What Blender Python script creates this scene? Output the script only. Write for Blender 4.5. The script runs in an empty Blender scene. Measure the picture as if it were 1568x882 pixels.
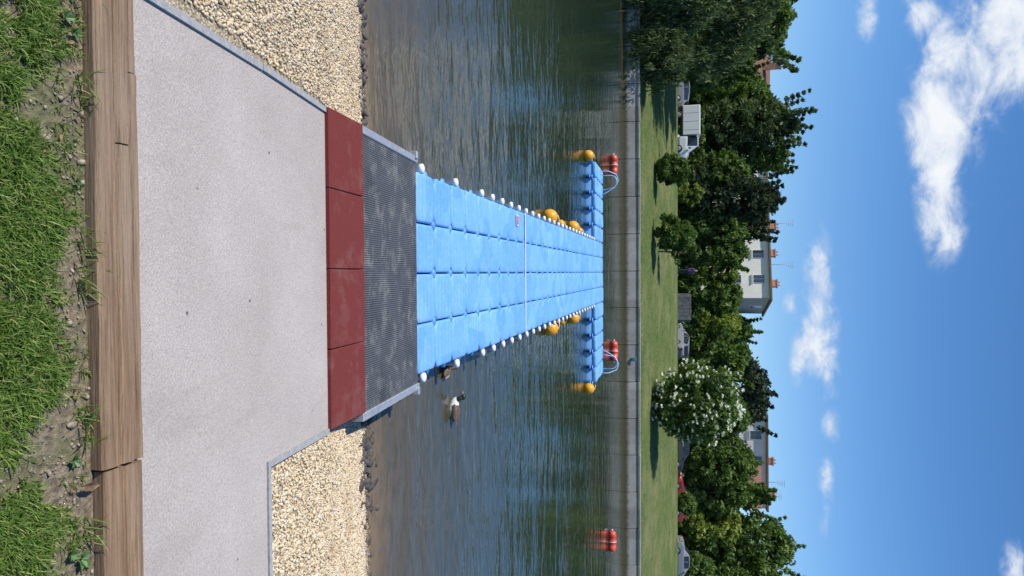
import bpy, bmesh, math, random
import numpy as np
from mathutils import Vector, Matrix, noise as mn
R=random.Random(7); rng=np.random.default_rng(7)
sc=bpy.context.scene
sc.view_settings.view_transform='Standard'; sc.view_settings.look='None'; sc.view_settings.exposure=0
COL=sc.collection
# ---------------------------------------------------------------- node helpers
class G:
    def __init__(s,nt): s.nt=nt
    def n(s,t,**k):
        nd=s.nt.nodes.new(t)
        for a,b in k.items(): setattr(nd,a,b)
        return nd
    def l(s,a,b): s.nt.links.new(a,b)
    def setin(s,sock,v):
        if isinstance(v,bpy.types.NodeSocket): s.l(v,sock)
        elif v is not None:
            if sock.type=='RGBA' and isinstance(v,(tuple,list)) and len(v)==3: v=(*v,1)
            sock.default_value=v
    def math(s,op,a,b=None,c=None,clamp=False):
        m=s.n('ShaderNodeMath',operation=op,use_clamp=clamp)
        s.setin(m.inputs[0],a)
        if b is not None: s.setin(m.inputs[1],b)
        if c is not None: s.setin(m.inputs[2],c)
        return m.outputs[0]
    def mix(s,f,a,b,bt='MIX'):
        m=s.n('ShaderNodeMix',data_type='RGBA',blend_type=bt)
        s.setin(m.inputs[0],f); s.setin(m.inputs[6],a); s.setin(m.inputs[7],b)
        return m.outputs[2]
    def ramp(s,f,stops,interp='LINEAR'):
        r=s.n('ShaderNodeValToRGB'); cr=r.color_ramp; cr.interpolation=interp
        while len(cr.elements)<len(stops): cr.elements.new(0.5)
        for e,(p,c) in zip(cr.elements,stops):
            e.position=p; e.color=(*c,1) if not isinstance(c,(int,float)) else (c,c,c,1)
        s.setin(r.inputs[0],f); return r.outputs[0]
    def rng(s,v,a,b,c=0.,d=1.,smooth=False):
        m=s.n('ShaderNodeMapRange',interpolation_type='SMOOTHSTEP' if smooth else 'LINEAR')
        s.setin(m.inputs[0],v)
        for i,x in enumerate((a,b,c,d)): m.inputs[i+1].default_value=x
        return m.outputs[0]
    def coord(s,scale=(1,1,1),rot=(0,0,0),kind='Object'):
        t=s.n('ShaderNodeTexCoord'); m=s.n('ShaderNodeMapping')
        m.inputs['Scale'].default_value=scale; m.inputs['Rotation'].default_value=rot
        s.l(t.outputs[kind],m.inputs[0]); return m.outputs[0]
    def noise(s,vec,scale,detail=4,rough=.55,dist=0.,col=False):
        n=s.n('ShaderNodeTexNoise'); s.l(vec,n.inputs['Vector'])
        n.inputs['Scale'].default_value=scale; n.inputs['Detail'].default_value=detail
        n.inputs['Roughness'].default_value=rough; n.inputs['Distortion'].default_value=dist
        return n.outputs['Color'] if col else n.outputs['Fac']
    def vor(s,vec,scale,feature='F1',out='Distance'):
        n=s.n('ShaderNodeTexVoronoi',feature=feature); s.l(vec,n.inputs['Vector']); n.inputs['Scale'].default_value=scale
        return n.outputs[out]
    def bump(s,h,dist=.01,strength=1.,prev=None):
        b=s.n('ShaderNodeBump'); s.l(h,b.inputs['Height']); b.inputs['Distance'].default_value=dist; b.inputs['Strength'].default_value=strength
        if prev: s.l(prev,b.inputs['Normal'])
        return b.outputs[0]
    def attr(s,name):
        a=s.n('ShaderNodeAttribute',attribute_name=name); return a.outputs['Fac']
def newmat(name):
    m=bpy.data.materials.new(name); m.use_nodes=True; nt=m.node_tree
    b=nt.nodes['Principled BSDF']; return m,G(nt),b
def simple(name,col,rough=.6,metal=0.,var=.12,vs=8.,bumpd=0.,spec=.5):
    m,g,b=newmat(name); v=g.coord()
    n=g.noise(v,vs,3)
    c2=tuple(x*(1-var*1.6) for x in col); c1=tuple(min(1,x*(1+var)) for x in col)
    c=g.mix(g.rng(n,.3,.7),c2,c1); g.l(c,b.inputs['Base Color'])
    b.inputs['Roughness'].default_value=rough; b.inputs['Metallic'].default_value=metal
    b.inputs['Specular IOR Level'].default_value=spec
    if bumpd: g.l(g.bump(g.noise(v,vs*5,3),bumpd),b.inputs['Normal'])
    return m
# ---------------------------------------------------------------- mesh helpers
class MB:
    def __init__(s): s.v=[]; s.f=[]; s.m=[]; s.sm=[]
    def add(s,vs,fs,mi=0,smooth=False):
        o=len(s.v); s.v.extend([tuple(v) for v in vs])
        for f in fs: s.f.append([i+o for i in f]); s.m.append(mi); s.sm.append(smooth)
    def box(s,lo,hi,mi=0,M=None,bev=0.):
        x0,y0,z0=lo;x1,y1,z1=hi
        if bev<=0:
            vs=[(x0,y0,z0),(x1,y0,z0),(x1,y1,z0),(x0,y1,z0),(x0,y0,z1),(x1,y0,z1),(x1,y1,z1),(x0,y1,z1)]
            fs=[(0,3,2,1),(4,5,6,7),(0,1,5,4),(1,2,6,5),(2,3,7,6),(3,0,4,7)]
        else:
            b=bev; vs=[];
            rings=[(z0,b),(z0+b,0),(z1-b,0),(z1,b)]
            for z,i in rings:
                vs+= [(x0+b,y0+i,z),(x1-b,y0+i,z),(x1-i,y0+b,z),(x1-i,y1-b,z),(x1-b,y1-i,z),(x0+b,y1-i,z),(x0+i,y1-b,z),(x0+i,y0+b,z)]
            fs=[tuple(range(7,-1,-1)),tuple(range(24,32))]
            for r in range(3):
                for k in range(8): fs.append((r*8+k,r*8+(k+1)%8,(r+1)*8+(k+1)%8,(r+1)*8+k))
        if M is not None: vs=[tuple(M@Vector(v)) for v in vs]
        s.add(vs,fs,mi)
    def tube(s,pts,rad,seg=8,mi=0,cap=True,smooth=True):
        pts=[Vector(p) for p in pts]; n=len(pts)
        if isinstance(rad,(int,float)): rad=[rad]*n
        vs=[];fs=[]
        a=None
        for i,p in enumerate(pts):
            d=(pts[min(i+1,n-1)]-pts[max(i-1,0)]).normalized()
            if a is None:
                a=d.orthogonal().normalized()
            a=(a-d*a.dot(d)).normalized(); b=d.cross(a)
            for k in range(seg):
                t=2*math.pi*k/seg; vs.append(p+(a*math.cos(t)+b*math.sin(t))*rad[i])
        for i in range(n-1):
            for k in range(seg): fs.append((i*seg+k,i*seg+(k+1)%seg,(i+1)*seg+(k+1)%seg,(i+1)*seg+k))
        if cap: fs.append(tuple(range(seg-1,-1,-1))); fs.append(tuple(range((n-1)*seg,n*seg)))
        s.add(vs,fs,mi,smooth)
    def ell(s,c,r,mi=0,nu=14,nv=9,M=None):
        vs=[(0,0,-1)]
        for j in range(1,nv):
            ph=-math.pi/2+math.pi*j/nv
            for i in range(nu): vs.append((math.cos(ph)*math.cos(2*math.pi*i/nu),math.cos(ph)*math.sin(2*math.pi*i/nu),math.sin(ph)))
        vs.append((0,0,1)); fs=[]
        for i in range(nu): fs.append((0,1+(i+1)%nu,1+i)); fs.append((len(vs)-1,len(vs)-1-nu+i,len(vs)-1-nu+(i+1)%nu))
        for j in range(nv-2):
            for i in range(nu): fs.append((1+j*nu+i,1+j*nu+(i+1)%nu,1+(j+1)*nu+(i+1)%nu,1+(j+1)*nu+i))
        out=[]
        for v in vs:
            w=Vector((v[0]*r[0],v[1]*r[1],v[2]*r[2]))
            if M is not None: w=M@w
            out.append(w+Vector(c))
        s.add(out,fs,mi,True)
    def obj(s,name,mats,parent=None,loc=(0,0,0),rot=(0,0,0)):
        me=bpy.data.meshes.new(name); me.from_pydata(s.v,[],s.f)
        for m in mats: me.materials.append(m)
        me.polygons.foreach_set('material_index',s.m); me.polygons.foreach_set('use_smooth',s.sm); me.update()
        o=bpy.data.objects.new(name,me); COL.objects.link(o); o.location=loc; o.rotation_euler=rot
        if parent: o.parent=parent
        return o
def npmesh(name,V,F,mats,matidx=None,smooth=False,attr=None,loc=(0,0,0)):
    me=bpy.data.meshes.new(name); k=F.shape[1]
    me.vertices.add(len(V)); me.vertices.foreach_set('co',V.astype(np.float32).ravel())
    me.loops.add(F.size); me.loops.foreach_set('vertex_index',F.astype(np.int32).ravel())
    me.polygons.add(len(F)); me.polygons.foreach_set('loop_start',np.arange(0,F.size,k,dtype=np.int32))
    try: me.polygons.foreach_set('loop_total',np.full(len(F),k,dtype=np.int32))
    except Exception: pass
    me.update(calc_edges=True)
    for m in mats: me.materials.append(m)
    if matidx is not None: me.polygons.foreach_set('material_index',matidx.astype(np.int32))
    me.polygons.foreach_set('use_smooth',np.full(len(F),smooth))
    if attr is not None:
        a=me.attributes.new('lv','FLOAT','FACE'); a.data.foreach_set('value',attr.astype(np.float32))
    me.update()
    o=bpy.data.objects.new(name,me); COL.objects.link(o); o.location=loc
    return o
def empty(name,loc=(0,0,0),rot=(0,0,0)):
    e=bpy.data.objects.new(name,None); COL.objects.link(e); e.location=loc; e.rotation_euler=rot; return e

# ---------------------------------------------------------------- camera
p=math.radians(13.5); yaw=math.radians(1.3)
cam=bpy.data.cameras.new('camera'); co=bpy.data.objects.new('camera',cam); COL.objects.link(co); sc.camera=co
cam.sensor_width=36; cam.lens=24; cam.clip_end=6000; cam.clip_start=.05
Rz=Matrix.Rotation(-yaw,3,'Z')
U=Rz@Vector((0,math.sin(p),math.cos(p))); Lf=Rz@Vector((-1,0,0)); B=U.cross(Lf)
Mc=Matrix((U,Lf,B)).transposed().to_4x4(); Mc.translation=(0,0,2.75); co.matrix_world=Mc

# ---------------------------------------------------------------- light / sky
sunv=Vector((-1,-.30,0)).normalized(); el=math.radians(52)
sd=Vector((sunv.x*math.cos(el),sunv.y*math.cos(el),math.sin(el)))
L=bpy.data.lights.new('sun','SUN'); L.energy=5.0; L.angle=math.radians(.5); L.color=(1,.955,.88)
lo=bpy.data.objects.new('sun',L); COL.objects.link(lo); lo.rotation_euler=sd.to_track_quat('Z','Y').to_euler(); lo.location=(-30,-10,60)
w=bpy.data.worlds.new('World'); sc.world=w; w.use_nodes=True; g=G(w.node_tree); w.node_tree.nodes.clear()
sky=g.n('ShaderNodeTexSky',sky_type='NISHITA'); sky.sun_disc=False; sky.sun_elevation=el
sky.sun_rotation=math.atan2(sd.x,sd.y)%(2*math.pi); sky.altitude=100; sky.air_density=1.0; sky.dust_density=.25; sky.ozone_density=1.8
hs=g.n('ShaderNodeHueSaturation'); hs.inputs['Saturation'].default_value=1.2; hs.inputs['Value'].default_value=1.04
tint=g.mix(1.,sky.outputs[0],(.95,1.03,1.17),'MULTIPLY')
g.l(tint,hs.inputs['Color'])
tc=g.n('ShaderNodeTexCoord'); sx=g.n('ShaderNodeSeparateXYZ'); g.l(tc.outputs['Generated'],sx.inputs[0])
yy=g.math('MAXIMUM',sx.outputs[1],.02)
u=g.math('DIVIDE',sx.outputs[0],yy); ww=g.math('DIVIDE',sx.outputs[2],yy)
cv=g.n('ShaderNodeCombineXYZ'); g.l(u,cv.inputs[0]); g.l(g.math('MULTIPLY',ww,1.5),cv.inputs[1])
n1=g.noise(cv.outputs[0],13,8,.62,.35)
clouds=[(-.115,.338,.085,.026,1),(-.20,.337,.08,.038,1),(-.27,.345,.05,.03,.9),(-.30,.40,.085,.045,.95),(-.335,.312,.03,.02,.8),(-.262,.43,.06,.03,.8),(-.339,.247,.03,.012,.6),
(.075,.190,.085,.02,.8),(.0,.187,.05,.016,.6),(.049,.154,.018,.010,.6),(.146,.2,.04,.014,.55),(.206,.202,.026,.013,.75),(.383,.425,.03,.014,.7),(.292,.198,.06,.010,.42),(.12,.165,.04,.012,.42)]
acc=None
for cx,cz,rx,rz,a in clouds:
    vm=g.n('ShaderNodeCombineXYZ')
    dx=g.math('MULTIPLY_ADD',u,1/(rx*1.6),-cx/(rx*1.6)); dz=g.math('MULTIPLY_ADD',ww,1/(rz*1.6),-cz/(rz*1.6))
    g.l(dx,vm.inputs[0]); g.l(dz,vm.inputs[1]); ln=g.n('ShaderNodeVectorMath',operation='LENGTH'); g.l(vm.outputs[0],ln.inputs[0])
    f=g.math('MULTIPLY_ADD',ln.outputs['Value'],-a,a)
    acc=f if acc is None else g.math('MAXIMUM',acc,f)
acc=g.math('MAXIMUM',acc,0.)
nn=g.math('MULTIPLY',g.math('SUBTRACT',n1,.5),2.2)
dens=g.math('ADD',acc,g.math('MULTIPLY',nn,g.rng(acc,0,.25)))
mask=g.rng(dens,.06,.78,0,.95,True)
ccol=g.mix(g.rng(dens,.25,1.0),(4.6,5.4,6.7),(7.6,7.8,8.0))
fin=g.mix(mask,hs.outputs[0],ccol)
bg=g.n('ShaderNodeBackground'); bg.inputs[1].default_value=.125; g.l(fin,bg.inputs[0])
wo=g.n('ShaderNodeOutputWorld'); g.l(bg.outputs[0],wo.inputs[0])

# ---------------------------------------------------------------- materials
mSoil,g,b=newmat('soil'); v=g.coord()
n=g.noise(v,3,4,.6); n2=g.noise(v,45,4,.6)
c=g.mix(g.rng(n2,.3,.7),(.095,.07,.043),(.32,.255,.175)); c=g.mix(g.rng(n,.46,.6,0,.6),c,g.mix(n2,(.06,.085,.02),(.13,.15,.05)))
g.l(c,b.inputs['Base Color']); b.inputs['Roughness'].default_value=.95; g.l(g.bump(n2,.02),b.inputs['Normal'])
mGrav,g,b=newmat('gravel_bed'); v=g.coord(); vc=g.vor(v,75,out='Color'); vd=g.vor(v,75)
sp=g.n('ShaderNodeSeparateColor'); g.l(vc,sp.inputs[0])
c=g.ramp(sp.outputs[0],[(0,(.36,.27,.16)),(.4,(.52,.42,.27)),(.7,(.64,.55,.40)),(1,(.42,.37,.29))])
c=g.mix(g.rng(vd,.3,.7,0,.7),c,(.16,.12,.07)); g.l(c,b.inputs['Base Color']); b.inputs['Roughness'].default_value=.85
g.l(g.bump(vd,-.008),b.inputs['Normal'])
mPeb,g,b=newmat('pebbles'); a=g.attr('lv')
c=g.ramp(a,[(0,(.46,.33,.18)),(.25,(.62,.48,.29)),(.5,(.74,.61,.41)),(.75,(.67,.53,.34)),(.9,(.77,.69,.55)),(.96,(.44,.38,.30)),(1,(.27,.22,.17))])
geo=g.n('ShaderNodeTexCoord'); sz=g.n('ShaderNodeSeparateXYZ'); g.l(geo.outputs['Object'],sz.inputs[0])
wet=g.rng(g.math('ADD',sz.outputs[2],g.math('MULTIPLY',g.noise(geo.outputs['Object'],5,3),.08)),.035,.11)
c=g.mix(g.rng(g.noise(geo.outputs['Object'],2.2,3),.5,.7,0,.35),c,g.mix(1.,c,(.6,.52,.42),'MULTIPLY'))
c=g.mix(wet,g.mix(1.,c,(.30,.27,.22),'MULTIPLY'),c)
g.l(c,b.inputs['Base Color']); g.l(g.rng(wet,0,1,.3,.8),b.inputs['Roughness'])
mBed=simple('riverbed',(.12,.09,.055),.9,vs=3,bumpd=.02)
mBank,g,b=newmat('bank_grass'); v=g.coord(); n=g.noise(v,.35,4,.6); n2=g.noise(v,5,5,.75); n3=g.noise(g.coord((1,.35,1)),1.6,4,.6)
c=g.mix(g.rng(n2,.32,.68),(.07,.11,.026),(.21,.255,.08)); c=g.mix(g.rng(n,.45,.68,0,.8),c,(.26,.25,.11)); c=g.mix(g.rng(n3,.5,.72,0,.7),c,(.07,.125,.032))
g.l(c,b.inputs['Base Color']); b.inputs['Roughness'].default_value=.95; g.l(g.bump(n2,.2),b.inputs['Normal']); b.inputs['Specular IOR Level'].default_value=.15
mConc,g,b=newmat('concrete_slab'); v=g.coord(); n=g.noise(v,1.3,5,.6); n2=g.noise(v,110,3,.7); n3=g.noise(v,14,5,.7)
c=g.mix(g.rng(n,.3,.7),(.475,.42,.375),(.575,.515,.465)); c=g.mix(g.rng(n2,.3,.72),g.mix(1.,c,(.66,.66,.66),'MULTIPLY'),g.mix(1.,c,(1.13,1.12,1.10),'MULTIPLY'))
c=g.mix(g.rng(n3,.55,.8,0,.25),c,(.36,.32,.28))
pv=g.vor(v,3.2); c=g.mix(g.rng(pv,.018,.036,.85,0),c,(.06,.05,.04))
cr=g.vor(v,24.); c=g.mix(g.rng(cr,.04,.11,.35,0),c,(.22,.19,.17))
st_=g.noise(g.coord((3,.7,1)),2.2,4,.6); c=g.mix(g.rng(st_,.56,.72,0,.16),c,(.25,.20,.16))
g.l(c,b.inputs['Base Color']); b.inputs['Roughness'].default_value=.92; g.l(g.bump(n2,.005,.8),b.inputs['Normal']); b.inputs['Specular IOR Level'].default_value=.2
mKerb=simple('kerb_concrete',(.36,.36,.35),.9,vs=30,bumpd=.002)
mWood,g,b=newmat('weathered_wood'); v=g.coord((.9,22,22)); n=g.noise(v,2.2,6,.65,.6); v2=g.coord((.6,4,4)); n2=g.noise(v2,1.6,4)
wv=g.noise(g.coord((1.2,80,80)),2.,4,.7)
c=g.mix(g.rng(n,.32,.7),(.15,.083,.042),(.38,.25,.145)); c=g.mix(g.rng(n2,.42,.68,0,.5),c,(.34,.26,.185)); c=g.mix(g.rng(wv,.54,.70,0,.75),c,(.085,.048,.027))
kn=g.vor(g.coord((1.6,14,14)),1.3); c=g.mix(g.rng(kn,.05,.13,.8,0),c,(.06,.03,.015))
g.l(c,b.inputs['Base Color']); b.inputs['Roughness'].default_value=.85; g.l(g.bump(g.math('ADD',n,wv),.006),b.inputs['Normal'])
mRed,g,b=newmat('red_rubber'); v=g.coord(); n=g.noise(v,150,3,.7); n2=g.noise(v,5,5,.7)
c=g.mix(g.rng(n,.3,.7),(.125,.021,.018),(.215,.043,.036)); c=g.mix(g.rng(n2,.5,.72,0,.5),c,(.24,.115,.10)); g.l(c,b.inputs['Base Color']); b.inputs['Roughness'].default_value=.9
g.l(g.bump(n,.003),b.inputs['Normal']); b.inputs['Specular IOR Level'].default_value=.25
mMat,g,b=newmat('ribbed_rubber'); v=g.coord(); wvn=g.n('ShaderNodeTexWave',bands_direction='X'); g.l(v,wvn.inputs[0]); wvn.inputs['Scale'].default_value=18; 
n=g.noise(v,5,5,.7); n2=g.noise(v,60,4,.7); n4=g.noise(v,2.2,3,.6)
c=g.mix(wvn.outputs['Fac'],(.045,.047,.048),(.11,.115,.12)); c=g.mix(g.rng(g.math('ADD',g.math('MULTIPLY',n,.7),g.math('MULTIPLY',n2,.3)),.50,.62,0,.65),c,(.25,.24,.21))
c=g.mix(g.rng(n4,.3,.5,.6,0),c,(.03,.032,.034))
g.l(c,b.inputs['Base Color']); b.inputs['Roughness'].default_value=.65; g.l(g.bump(wvn.outputs['Fac'],.004),b.inputs['Normal'])
mSteel=simple('galvanised_steel',(.42,.44,.46),.5,.4,vs=20)
def plastic(name,ca,cb,rough=.5):
    m,g,b=newmat(name); v=g.coord(); n=g.noise(v,3,5,.65); n2=g.noise(v,25,4,.7)
    vv=g.vor(g.coord((2.,1.834,0.)),1.,out='Color'); sp=g.n('ShaderNodeSeparateColor'); g.l(vv,sp.inputs[0])
    c=g.mix(g.rng(g.math('ADD',g.math('MULTIPLY',n,.6),g.math('MULTIPLY',sp.outputs[0],.4)),.3,.75),ca,cb)
    c=g.mix(g.rng(n2,.52,.8,0,.4),c,(.50,.56,.60)); 
    n6=g.noise(v,1.1,5,.7); c=g.mix(g.rng(n6,.58,.75,0,.35),c,(.30,.36,.38))
    g.l(c,b.inputs['Base Color']); g.l(g.rng(n2,.3,.7,rough-.1,rough+.15),b.inputs['Roughness']); 
    g.l(g.bump(n2,.002),b.inputs['Normal']); return m
mBlue=plastic('blue_plastic',(.135,.37,.71),(.21,.47,.82))
mBlueD=simple('blue_plastic_pin',(.13,.36,.72),.45,vs=5)
mWhite=simple('white_plastic',(.78,.78,.76),.45,var=.06)
mOrange=simple('orange_plastic',(.88,.38,.015),.38,var=.08,vs=6)
mRedB=simple('red_buoy_plastic',(.70,.08,.045),.4,var=.15,vs=5)
mPale=simple('pale_blue_tube',(.38,.58,.75),.35,.1)
mBlack=simple('black_rubber',(.02,.02,.02),.7)
mWall,g,b=newmat('embankment_concrete'); v=g.coord(); n=g.noise(v,1.2,5,.65); n2=g.noise(g.coord((2,2,.3)),3,4,.6); n3=g.noise(v,18,4,.7)
vb=g.vor(g.coord((.5,0.,0.)),1.,out='Color'); sp=g.n('ShaderNodeSeparateColor'); g.l(vb,sp.inputs[0])
c=g.mix(g.rng(g.math('MULTIPLY_ADD',sp.outputs[0],.25,g.math('MULTIPLY',n,.8)),.3,.75),(.20,.19,.165),(.36,.345,.305)); c=g.mix(g.rng(n3,.45,.75,0,.45),c,(.14,.13,.105))
t=g.n('ShaderNodeTexCoord'); s=g.n('ShaderNodeSeparateXYZ'); g.l(t.outputs['Object'],s.inputs[0])
c=g.mix(g.rng(g.math('ADD',s.outputs[2],g.math('MULTIPLY',n2,.22)),.24,.42,.97,0),c,(.055,.05,.02))
g.l(c,b.inputs['Base Color']); b.inputs['Roughness'].default_value=.9; g.l(g.bump(n3,.02),b.inputs['Normal'])
mAsph=simple('asphalt',(.055,.055,.057),.9,vs=2)
# water
mWat,g,b=newmat('river_water'); t=g.n('ShaderNodeTexCoord'); s=g.n('ShaderNodeSeparateXYZ'); g.l(t.outputs['Object'],s.inputs[0])
nb=g.noise(g.coord((.5,1,1)),1.3,4,.6)
dp=g.math('ADD',s.outputs[1],g.math('MULTIPLY',g.math('SUBTRACT',nb,.5),1.8))
c=g.ramp(g.rng(dp,5.4,22),[(0,(.22,.145,.06)),(.045,(.11,.086,.05)),(.14,(.068,.066,.042)),(.40,(.032,.046,.028)),(1,(.018,.032,.019))])
c=g.mix(g.rng(g.noise(g.coord((.8,1.4,1)),6,4,.65),.45,.7,0,.5),c,g.mix(1.,c,(.45,.48,.42),'MULTIPLY'))
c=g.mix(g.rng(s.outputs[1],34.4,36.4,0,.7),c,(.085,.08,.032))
g.l(c,b.inputs['Base Color']); b.inputs['Roughness'].default_value=.03; b.inputs['IOR'].default_value=1.333
w1=g.noise(g.coord((.42,1.2,1),(0,0,.22)),1.5,2,.5,.3); w2=g.noise(g.coord((.45,1.2,1),(0,0,-.30)),4.8,2,.5,.5); w3=g.noise(g.coord((.7,1.1,1)),17,1,.5)
patch=g.rng(g.noise(g.coord((.25,.5,1)),.5,2,.5),.35,.65,.45,1.2)
far=g.rng(s.outputs[1],8,30,.95,.6)
h=g.math('ADD',g.math('ADD',g.math('MULTIPLY',w1,.038),g.math('MULTIPLY',w2,.0135)),g.math('MULTIPLY',w3,.0018))
g.l(g.bump(g.math('MULTIPLY',g.math('MULTIPLY',h,patch),far),1.),b.inputs['Normal'])

def leafmat(name,dark,mid,light,tr_=.30):
    m,g,b=newmat(name); a=g.attr('lv'); c=g.ramp(a,[(0,dark),(.5,mid),(1,light)])
    g.l(c,b.inputs['Base Color']); b.inputs['Roughness'].default_value=.6; b.inputs['Specular IOR Level'].default_value=.2
    tr=g.n('ShaderNodeBsdfTranslucent'); g.l(g.mix(1.,c,(1.25,1.4,.6),'MULTIPLY'),tr.inputs[0])
    mx=g.n('ShaderNodeMixShader'); mx.inputs[0].default_value=tr_
    out=m.node_tree.nodes['Material Output']; g.l(b.outputs[0],mx.inputs[1]); g.l(tr.outputs[0],mx.inputs[2]); g.l(mx.outputs[0],out.inputs[0]); return m
LG=leafmat('leaves_green',(.042,.074,.018),(.098,.16,.036),(.17,.24,.062))
LY=leafmat('leaves_yellow_green',(.085,.125,.022),(.185,.24,.042),(.30,.35,.08))
LD=leafmat('leaves_dark',(.022,.034,.02),(.045,.064,.036),(.08,.105,.058))
LW=leafmat('leaves_willow',(.04,.066,.025),(.09,.13,.048),(.155,.195,.09))
LF=leafmat('blossom_white',(.62,.62,.50),(.78,.78,.68),(.85,.85,.8),.15)
mBlade=leafmat('grass_blades',(.075,.14,.022),(.15,.245,.042),(.36,.39,.14))
mBark=simple('bark',(.12,.10,.075),.95,vs=6,bumpd=.02)

# ---------------------------------------------------------------- ground
RZ=2.55
def gz(Y):
    pts=[(-5,.86),(1.88,.85),(1.89,.80),(2.1,.81),(3.2,.61),(4.2,.43),(5.72,0),(7.5,-.4),(12,-1.5)]
    for (a,za),(c,zc) in zip(pts,pts[1:]):
        if Y<=c: return za+(zc-za)*(Y-a)/(c-a)
    return -1.5
prof=[(-900,.86,0),(-5,.86,0),(1.88,.85,0),(1.89,.80,1),(2.1,.81,1),(3.2,.61,1),(4.2,.43,1),(5.72,0,2),(7.5,-.4,2),(12,-1.5,2),(36.9,-1.5,2),(37.55,-.9,2),(37.8,.82,3),(60,2.82,3),(61.6,2.9,3),(62.6,RZ,3),(80,RZ,3),(3000,RZ,3)]
mb=MB(); xs=[-3000,-200,-60,-20,-6,-2,2,6,20,60,200,3000]
for (y0,z0,mi),(y1,z1,_) in zip(prof,prof[1:]):
    for xa,xb in zip(xs,xs[1:]): mb.add([(xa,y0,z0),(xb,y0,z0),(xb,y1,z1),(xa,y1,z1)],[(0,1,2,3)],mi)
mb.obj('ground',[mSoil,mGrav,mBed,mBank])
mb=MB(); mb.add([(-3000,5.3,0),(3000,5.3,0),(3000,37.6,0),(-3000,37.6,0)],[(0,1,2,3)]); mb.obj('river_water',[mWat])
mb=MB(); mb.add([(-400,62.8,RZ+.004),(400,62.8,RZ+.004),(400,68.5,RZ+.004),(-400,68.5,RZ+.004)],[(0,1,2,3)],0)
mb.box((-400,68.5,RZ-.1),(400,68.7,RZ+.13),1); mb.obj('road',[mAsph,mKerb])
# embankment wall (slightly battered slabs with joints)
mb=MB(); x=-120.
while x<120:
    ln=2.0+R.uniform(-.02,.02); dz=R.uniform(-.014,.014); a=x+.016; c=x+ln-.016; q=R.uniform(-.014,.014)
    y0,y1,yb=37.10+q,37.42+q,37.78
    vs=[(a,y0,-.5),(c,y0,-.5),(c,yb,-.5),(a,yb,-.5),(a,y1,.75),(c,y1,.75),(c,yb,.75),(a,yb,.75)]
    mb.add(vs,[(0,3,2,1),(4,5,6,7),(0,1,5,4),(1,2,6,5),(2,3,7,6),(3,0,4,7)])
    mb.box((a,37.36,.753+dz),(c,37.98,.865+dz),0,bev=.012)
    x+=ln
mb.obj('embankment_wall',[mWall])
mSign=simple('teal_sign_paint',(.03,.28,.30),.5)
mb=MB(); mb.box((4.6,37.24,.45),(4.8,37.275,.68),0,bev=.008); mb.box((4.63,37.225,.48),(4.77,37.24,.65),1); mb.box((4.62,37.275,.4),(4.78,37.45,.46),0); mb.obj('wall_sign_plate',[mSign,mSign])

def cz(Y): return .83-.181*(Y-2.1)
mb=MB()
def quadz(pts,mi=0,dz=0.): mb.add([(x,y,cz(y)+dz) for x,y in pts],[tuple(range(len(pts)))],mi)
quadz([(-1.06,2.09),(1.0,2.09),(1.0,3.21),(-1.105,3.21)])
quadz([(-1.105,3.21),(1.0,3.21),(1.05,4.2),(-1.12,4.2)])
quadz([(1.0,2.09),(12,2.09),(12,3.21),(1.0,3.21)])
for a,c in [((12,3.21),(1.0,3.21)),((1.0,3.21),(1.05,4.2)),((1.05,4.2),(-1.12,4.2)),((-1.12,4.2),(-1.105,3.21)),((-1.105,3.21),(-1.06,2.09))]:
    mb.add([(*a,cz(a[1])),(*c,cz(c[1])),(*c,cz(c[1])-.2),(*a,cz(a[1])-.2)],[(0,1,2,3)])
mb.obj('concrete_path',[mConc])
def strip(mb,a,c,wd,top,bot,zf,mi=0):
    a=Vector(a);c=Vector(c); d=(c-a).normalized(); n=Vector((d.y,-d.x))*wd
    q=[a,c,c+n,a+n]; vs=[(x.x,x.y,zf(x.y)+bot) for x in q]+[(x.x,x.y,zf(x.y)+top) for x in q]
    mb.add(vs,[(3,2,1,0),(4,5,6,7),(0,1,5,4),(1,2,6,5),(2,3,7,6),(3,0,4,7)],mi)
mb=MB()
strip(mb,(-1.105,3.205),(-1.062,2.0),-.034,.012,-.15,cz); strip(mb,(-1.122,4.2),(-1.107,3.21),-.034,.014,-.15,cz)
strip(mb,(1.002,3.245),(1.052,4.2),.034,.012,-.15,cz); strip(mb,(12,3.245),(1.002,3.245),-.034,.012,-.15,cz)
mb.obj('path_edging',[mKerb])
# timber beams
mb=MB()
def beam(x0,x1,y0,y1,z0,z1):
    n=int((x1-x0)/.12)+2; ring=8; vs=[];fs=[]
    for i in range(n):
        x=x0+(x1-x0)*i/(n-1); j=lambda a:(mn.noise(Vector((x*2.3,a,z1*7)))*.005)
        bv=.007+abs(mn.noise(Vector((x*6,3.,y0*9))))*.012
        vs+=[(x,y0+j(1),z0),(x,y0+j(2),z1-bv),(x,y0+bv+j(2),z1+j(3)),(x,(y0+y1)/2,z1+j(5)+.001),(x,y1-bv+j(4),z1+j(6)),(x,y1+j(4),z1-bv),(x,y1+j(7),z0),(x,(y0+y1)/2,z0)]
    for i in range(n-1):
        for k in range(ring): fs.append((i*ring+k,i*ring+(k+1)%ring,(i+1)*ring+(k+1)%ring,(i+1)*ring+k))
    fs.append(tuple(range(ring))[::-1]); fs.append(tuple(range((n-1)*ring,n*ring))); mb.add(vs,fs,0)
beam(-3.4,.650,1.872,1.951,.70,.902); beam(-3.4,-.455,1.964,2.030,.70,.891); beam(-.45,.655,1.963,2.032,.70,.888); beam(-2.6,-.72,2.044,2.088,.70,.866); beam(-.715,.66,2.045,2.089,.70,.871)
beam(.660,4.2,1.885,1.968,.70,.894); beam(.668,4.2,1.981,2.07,.70,.882)
mb.obj('timber_beam',[mWood])

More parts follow.
